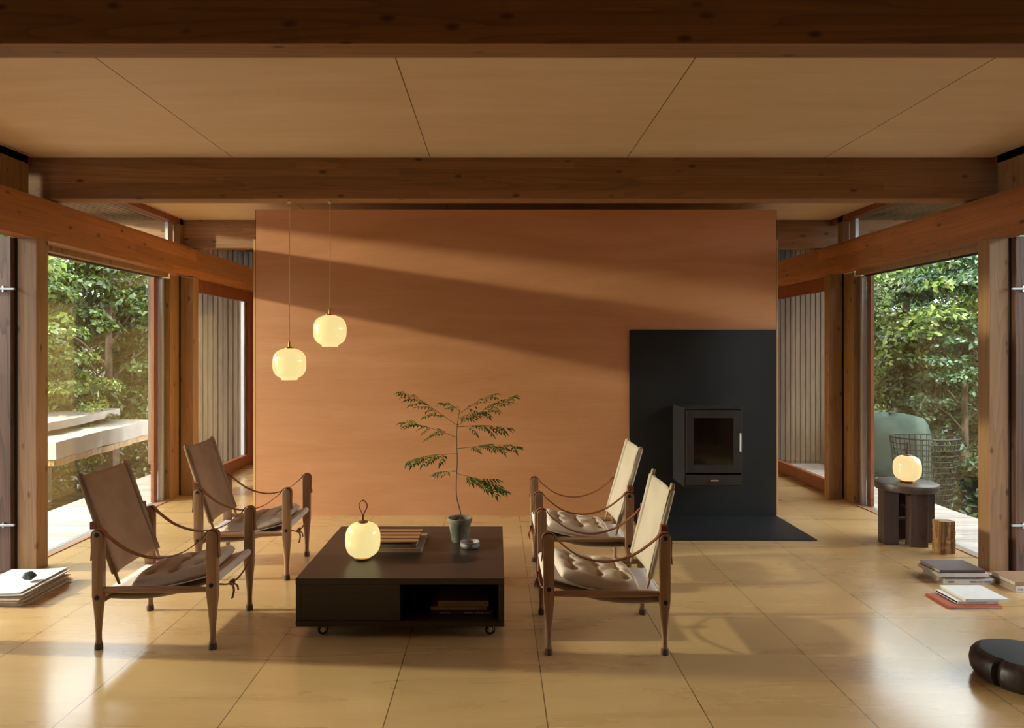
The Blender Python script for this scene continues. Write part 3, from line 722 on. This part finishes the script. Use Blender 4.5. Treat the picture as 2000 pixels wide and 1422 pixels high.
for a, b_, dy, sc in fronds:
    p0 = PP(a[0], a[1]); p3 = PP(b_[0], b_[1], dy); d = p3-p0; L = d.length
    mid = p0.lerp(p3, .55)+Vector((0, 0, .012)); path = cr([p0, mid, p3], 10)
    m = MB().tube(path, [.0016-.001*i/(len(path)-1) for i in range(len(path))], 5)
    side = Vector((0, 0, 1)).cross(d).normalized(); nn = max(4, int(L/.043))
    for k in range(nn):
        t = .22+.74*k/(nn-1); q = path[int(t*(len(path)-1))]; pl = .086*sc*math.sin(min(1, (1.12-t)*1.25)*PI/2)*(.75 if t < .3 else 1)
        for sg in (-1, 1):
            pd = (d.normalized()*.75+side*sg*.75+Vector((0, 0, rg.uniform(-.75, .10)))).normalized()
            tip = q+pd*pl; m.tube([q, tip], .0007, 4, False)
            nl = max(2, int(pl/.019)); nrm = (Vector((rg.uniform(-.3, .3), -.25+rg.uniform(-.3, .1), 1))).normalized()
            for j in range(nl):
                w_ = q.lerp(tip, (j+.6)/nl)
                for s2 in (-1, 1):
                    ld = (pd*.8+pd.cross(nrm).normalized()*s2*.75+Vector((0, 0, -.18))).normalized(); leaflet(m, w_, ld, nrm, .028*sc*rg.uniform(.8, 1.2), .011*sc)
            leaflet(m, tip, pd+Vector((0, 0, -.2)), nrm, .038*sc, .013*sc)
    m.build('frond', 'leaf', pp)
def bf(k, n, z): return 1-.03*abs(math.sin(2*PI*k/n*5)) if z < .034 else 1
bo = MB().lathe([(.001, 0), (.045, 0), (.053, .006), (.055, .018), (.052, .028), (.056, .034), (.053, .035), (.049, .028), (.045, .012), (.001, .010)], 60, (0, 0, 0), False, bf).build('bowl', 'bowl', smooth=True, loc=(-.149, 3.955, .29))
tag(bo, 'small faceted grey stoneware bowl on the coffee table in front of the plant pot', 'bowl')

# ------------------------------------------------------------------ garden
def terrain(sgn):
    def f(u, v):
        X = 3.6+u*16; Y = -6+v*34
        k = max(0, X-(5.2 if sgn < 0 else 5.0)); z = -.35+.30*k*(1-.02*k)+.18*math.sin(Y*1.1+X)*min(1, k)+.1*math.sin(Y*2.7-X*1.7)
        if sgn < 0 and Y < 7: z = min(z, -.2+max(0, 5.5-Y)*0)
        return (sgn*X, Y, z)
    return MB().grid(f, 40, 60).build('ground_'+('left' if sgn < 0 else 'right'), 'soilg', kind='structure', smooth=True), f
def leaf_mesh(name, P, N, size, mat, parent=None, ratio=.62, kind=None):
    n = len(P); r = RNG.normal(size=(n, 3)); r -= N*(r*N).sum(1)[:, None]; D = r/np.linalg.norm(r, axis=1)[:, None]
    Sd = np.cross(D, N); sz = size*RNG.uniform(.6, 1.25, n)[:, None]
    b = P; t = P+D*sz-N*sz*.15; l = P+D*sz*.45+Sd*sz*ratio/2+N*sz*.08; q = P+D*sz*.45-Sd*sz*ratio/2+N*sz*.08
    V = np.stack([b, l, t, q], 1).reshape(-1, 3).astype(np.float32)
    me = bpy.data.meshes.new(name); me.vertices.add(4*n); me.vertices.foreach_set('co', V.ravel())
    i = np.arange(n)*4; Fx = np.stack([i, i+1, i+2, i, i+2, i+3], 1).ravel().astype(np.int32)
    me.loops.add(6*n); me.loops.foreach_set('vertex_index', Fx); me.polygons.add(2*n)
    me.polygons.foreach_set('loop_start', np.arange(0, 6*n, 3, dtype=np.int32)); me.update(calc_edges=True); me.validate()
    me.materials.append(M[mat]); o = bpy.data.objects.new(name, me); C.objects.link(o)
    if parent: o.parent = parent
    if kind: o['kind'] = kind
    return o
M['tree_a'] = leafmat('tree_leaf_a', '1e3312', '36521f', '6b7d3a', .3, .32)
M['tree_b'] = leafmat('tree_leaf_b', '2b4720', '5f7d35', 'a9b45e', .35, .35)
M['tree_c'] = leafmat('tree_leaf_c', '1d3825', '385b38', '6d8a62', .25, .3)
M['ivy'] = leafmat('ivy_leaf', '1a2c14', '2f451f', '66733a', .2, .28)
def tree(name, label, cat, base, h, rad, n, size, mat, group, lean=(0, 0), low=.25, clumps=60, thick=.05):
    r = thing(name, label, cat, base, 0, group)
    bp = cr([(0, 0, -.1), (lean[0]*.3, lean[1]*.3, h*.35), (lean[0], lean[1], h*.8)], 6)
    tr = MB().tube(bp, [.03+thick*h/4*(1-i/len(bp)) for i in range(len(bp))], 10)
    for k in range(7):
        a = k*2.4; q = bp[3+k % 8]; e = q+Vector((math.cos(a)*rad*.6, math.sin(a)*rad*.6, h*.2)); tr.tube([q, q.lerp(e, .5)+Vector((0, 0, .05)), e], [.02*h/3, .013*h/3, .005], 6)
    tr.build('trunk', 'bark', r, smooth=True)
    n = int(n*1.9); size *= .68; clumps = int(clumps*1.4)
    P = []; Nn = []; per = n//clumps
    for k in range(clumps):
        d = RNG.normal(size=3); d /= np.linalg.norm(d); rr = RNG.uniform(.35, 1)**.5
        c_ = np.array([lean[0]+d[0]*rad*rr, lean[1]+d[1]*rad*rr, h*(low+1)/2+d[2]*h*(1-low)/2*rr]); cr_ = rad*RNG.uniform(.16, .36)
        q = RNG.normal(size=(per, 3)); q /= np.linalg.norm(q, axis=1)[:, None]; q[:, 2] = np.abs(q[:, 2])*1.0-.15
        p = c_+q*cr_*RNG.uniform(.5, 1.05, (per, 1))*np.array([1.1, 1.1, .42]); nn = q*.6+RNG.normal(size=(per, 3))*.45+np.array([0, 0, .5]); nn /= np.linalg.norm(nn, axis=1)[:, None]
        P.append(p); Nn.append(nn)
    leaf_mesh('foliage', np.concatenate(P), np.concatenate(Nn), size, mat, r)
    return r
_, fL = terrain(-1); _, fR = terrain(1)
GL, GR = 'shrubs and trees outside the left window', 'trees outside the right window'
tree('shrub', 'broad ivy-dark shrub behind the pale stone slab, seen at the centre of the left window', 'shrub', (-5.6, 10.2, -.2), 3.2, 1.25, 9000, .15, 'tree_a', GL, (0, 0), .0, 70)
tree('shrub', 'bright yellow-green shrub growing beside the pale stone slab outside the left window', 'shrub', (-5.35, 8.9, -.3), 1.6, .55, 3000, .07, 'tree_b', GL, (0, 0), .1, 40)
tree('shrub', 'leafy shrub outside the left window close to the near door post', 'shrub', (-6.0, 8.6, -.2), 3.0, 1.0, 7000, .13, 'tree_b', GL, (0, 0), .0, 60)
tree('tree', 'tall dark-leaved tree filling the upper part of the left window', 'tree', (-7.4, 12.4, 0), 4.0, 1.9, 11000, .18, 'tree_a', GL, (0, 0), .15, 80)
tree('tree', 'tree outside the left window beside the weathered cladding', 'tree', (-6.0, 13.4, 0), 4.1, 1.6, 9000, .17, 'tree_c', GL, (0, 0), .05, 70)
tree('tree', 'tree farther back at the near side of the left window', 'tree', (-8.6, 11.4, .2), 3.6, 1.7, 9000, .17, 'tree_c', GL, (0, 0), .05, 70)
tree('tree', 'thick-trunked beech tree standing in the middle of the right window', 'tree', (5.9, 10.2, -.2), 3.2, 1.7, 10000, .13, 'tree_b', GR, (-.1, -.2), .25, 80, .14)
tree('tree', 'dark tree close behind the left edge of the right window', 'tree', (5.0, 9.6, -.3), 3.0, .9, 7000, .12, 'tree_a', GR, (0, 0), .0, 60)
tree('tree', 'leafy green tree at the right side of the right window', 'tree', (6.3, 9.0, -.2), 3.1, 1.1, 9000, .12, 'tree_c', GR, (0, 0), .05, 70)
tree('shrub', 'low dark shrub behind the stool lamp outside the right window', 'shrub', (5.5, 8.3, -.3), 1.7, .7, 5000, .09, 'tree_c', GR, (0, 0), .0, 50)
tree('tree', 'distant tree seen high between the branches in the right window', 'tree', (8.6, 14.0, .2), 3.6, 2.2, 11000, .18, 'tree_c', GR, (0, 0), .05, 80)
tree('tree', 'distant dark tree behind the beech in the right window', 'tree', (6.4, 14.5, 0), 3.7, 1.9, 10000, .17, 'tree_a', GR, (0, 0), .0, 80)
for sgn, f in ((-1, fL), (1, fR)):
    n = 40000; u, v = RNG.uniform(.08, .75, n), RNG.uniform(.38, .80, n)
    P = np.array([f(a, b) for a, b in zip(u, v)]); P[:, 2] += RNG.uniform(.0, .12, n)
    N = RNG.normal(size=(n, 3))*.5+np.array([-sgn*.5, -.3, 1.]); N /= np.linalg.norm(N, axis=1)[:, None]
    nh = 26000; hp = np.stack([sgn*(6.3+.7*np.abs(RNG.normal(size=nh))), RNG.uniform(-5, 2.7, nh), RNG.uniform(0, 1, nh)**.8*3.3-.3], 1)
    hn = RNG.normal(size=(nh, 3))*.5+np.array([-sgn*.8, 0, .5]); hn /= np.linalg.norm(hn, axis=1)[:, None]
    hg = leaf_mesh('skylight_blocker', hp, hn, .16, 'tree_a', kind='stuff'); tag(hg, 'unseen wall of dark leaves added to block skylight near the house on the '+('left' if sgn < 0 else 'right'), 'skylight_blocker')  # leaf screen added out of view to keep skylight off the near posts
    o = leaf_mesh('ivy', P, N, .10, 'ivy', kind='stuff'); tag(o, 'dark ivy carpeting the slope outside the '+('left' if sgn < 0 else 'right')+' window', 'ivy')
# pale slab bench
sb_ = thing('stone_bench', 'pale thick stone slab resting among the ivy outside the left window', 'stone', (-4.95, 8.5, 0))
def slab(x0, x1, y0, y1, z0, z1, tilt, sd):
    m = MB(); rr = random.Random(sd); R = []
    for k in range(15):
        y = y0+(y1-y0)*k/14; dz = tilt*(k/14-.5)+rr.uniform(-.006, .006); a, b_ = rr.uniform(-.012, .012), rr.uniform(-.012, .012)
        R.append([(x0+a, y, z0+dz), (x1+b_, y, z0+dz+.01), (x1+b_*.5, y, z1+dz), ((x0+x1)/2, y, z1+dz+.012+a), (x0-a, y, z1+dz)])
    return m.rings(R)
slab(-.45, .33, -1.1, 1.0, .25, .44, .03, 1).build('slab', 'slab', sb_)
slab(-.40, .31, -1.08, .98, .17, .25, .03, 2).build('lit_underside', 'log', sb_)  # ochre board painting in the warm light on the slab's lower face
slab(-.65, .02, -1.2, .75, .50, .60, .05, 3).build('upper_slab', 'slab', sb_)
for yy in (-.8, .6):
    box(-.15, .05, yy-.08, yy+.08, -.4, .17).build('support', 'bark', sb_); box(-.4, -.1, yy-.1, yy+.1, .44, .51).build('support', 'bark', sb_)
# covered wire basket outside right
tp = thing('garden_basket', 'wire garden basket standing before a grey-green covered heap outside the right window', 'basket', (4.53, 7.9, -.3))
def drape(u, v):
    a = 2*PI*u; r_ = (.02+.36*min(1, v*1.9)**.9+.05*v)*(1+.09*math.sin(5*a+1)*v+.05*math.sin(9*a)*v); z = .95-.06*min(1, v*1.9)**2-.02*math.cos(3*a)-1.5*max(0, v-.45)**1.1*(.62+.38*math.sin(a+2.6))
    return (r_*math.cos(a)*1.05*(1+.05*math.sin(11*a)*v), r_*math.sin(a)*.8+.25, z)
MB().grid(drape, 48, 16).build('cover', 'tarp', tp, smooth=True, solid=.01)
m = MB()
for k in range(36):
    a = 2*PI*k/36; m.tube([(.24*math.cos(a), .20*math.sin(a)-.42, .02), (.34*math.cos(a), .28*math.sin(a)-.42, .77)], .004, 4)
for k in range(14):
    t = k/13; m.tube([((.24+.10*t)*math.cos(2*PI*j/36), (.20+.08*t)*math.sin(2*PI*j/36)-.42, .02+.75*t) for j in range(37)], .004 if k not in (0, 13) else .007, 4)
m.build('wire_basket', 'wire', tp)
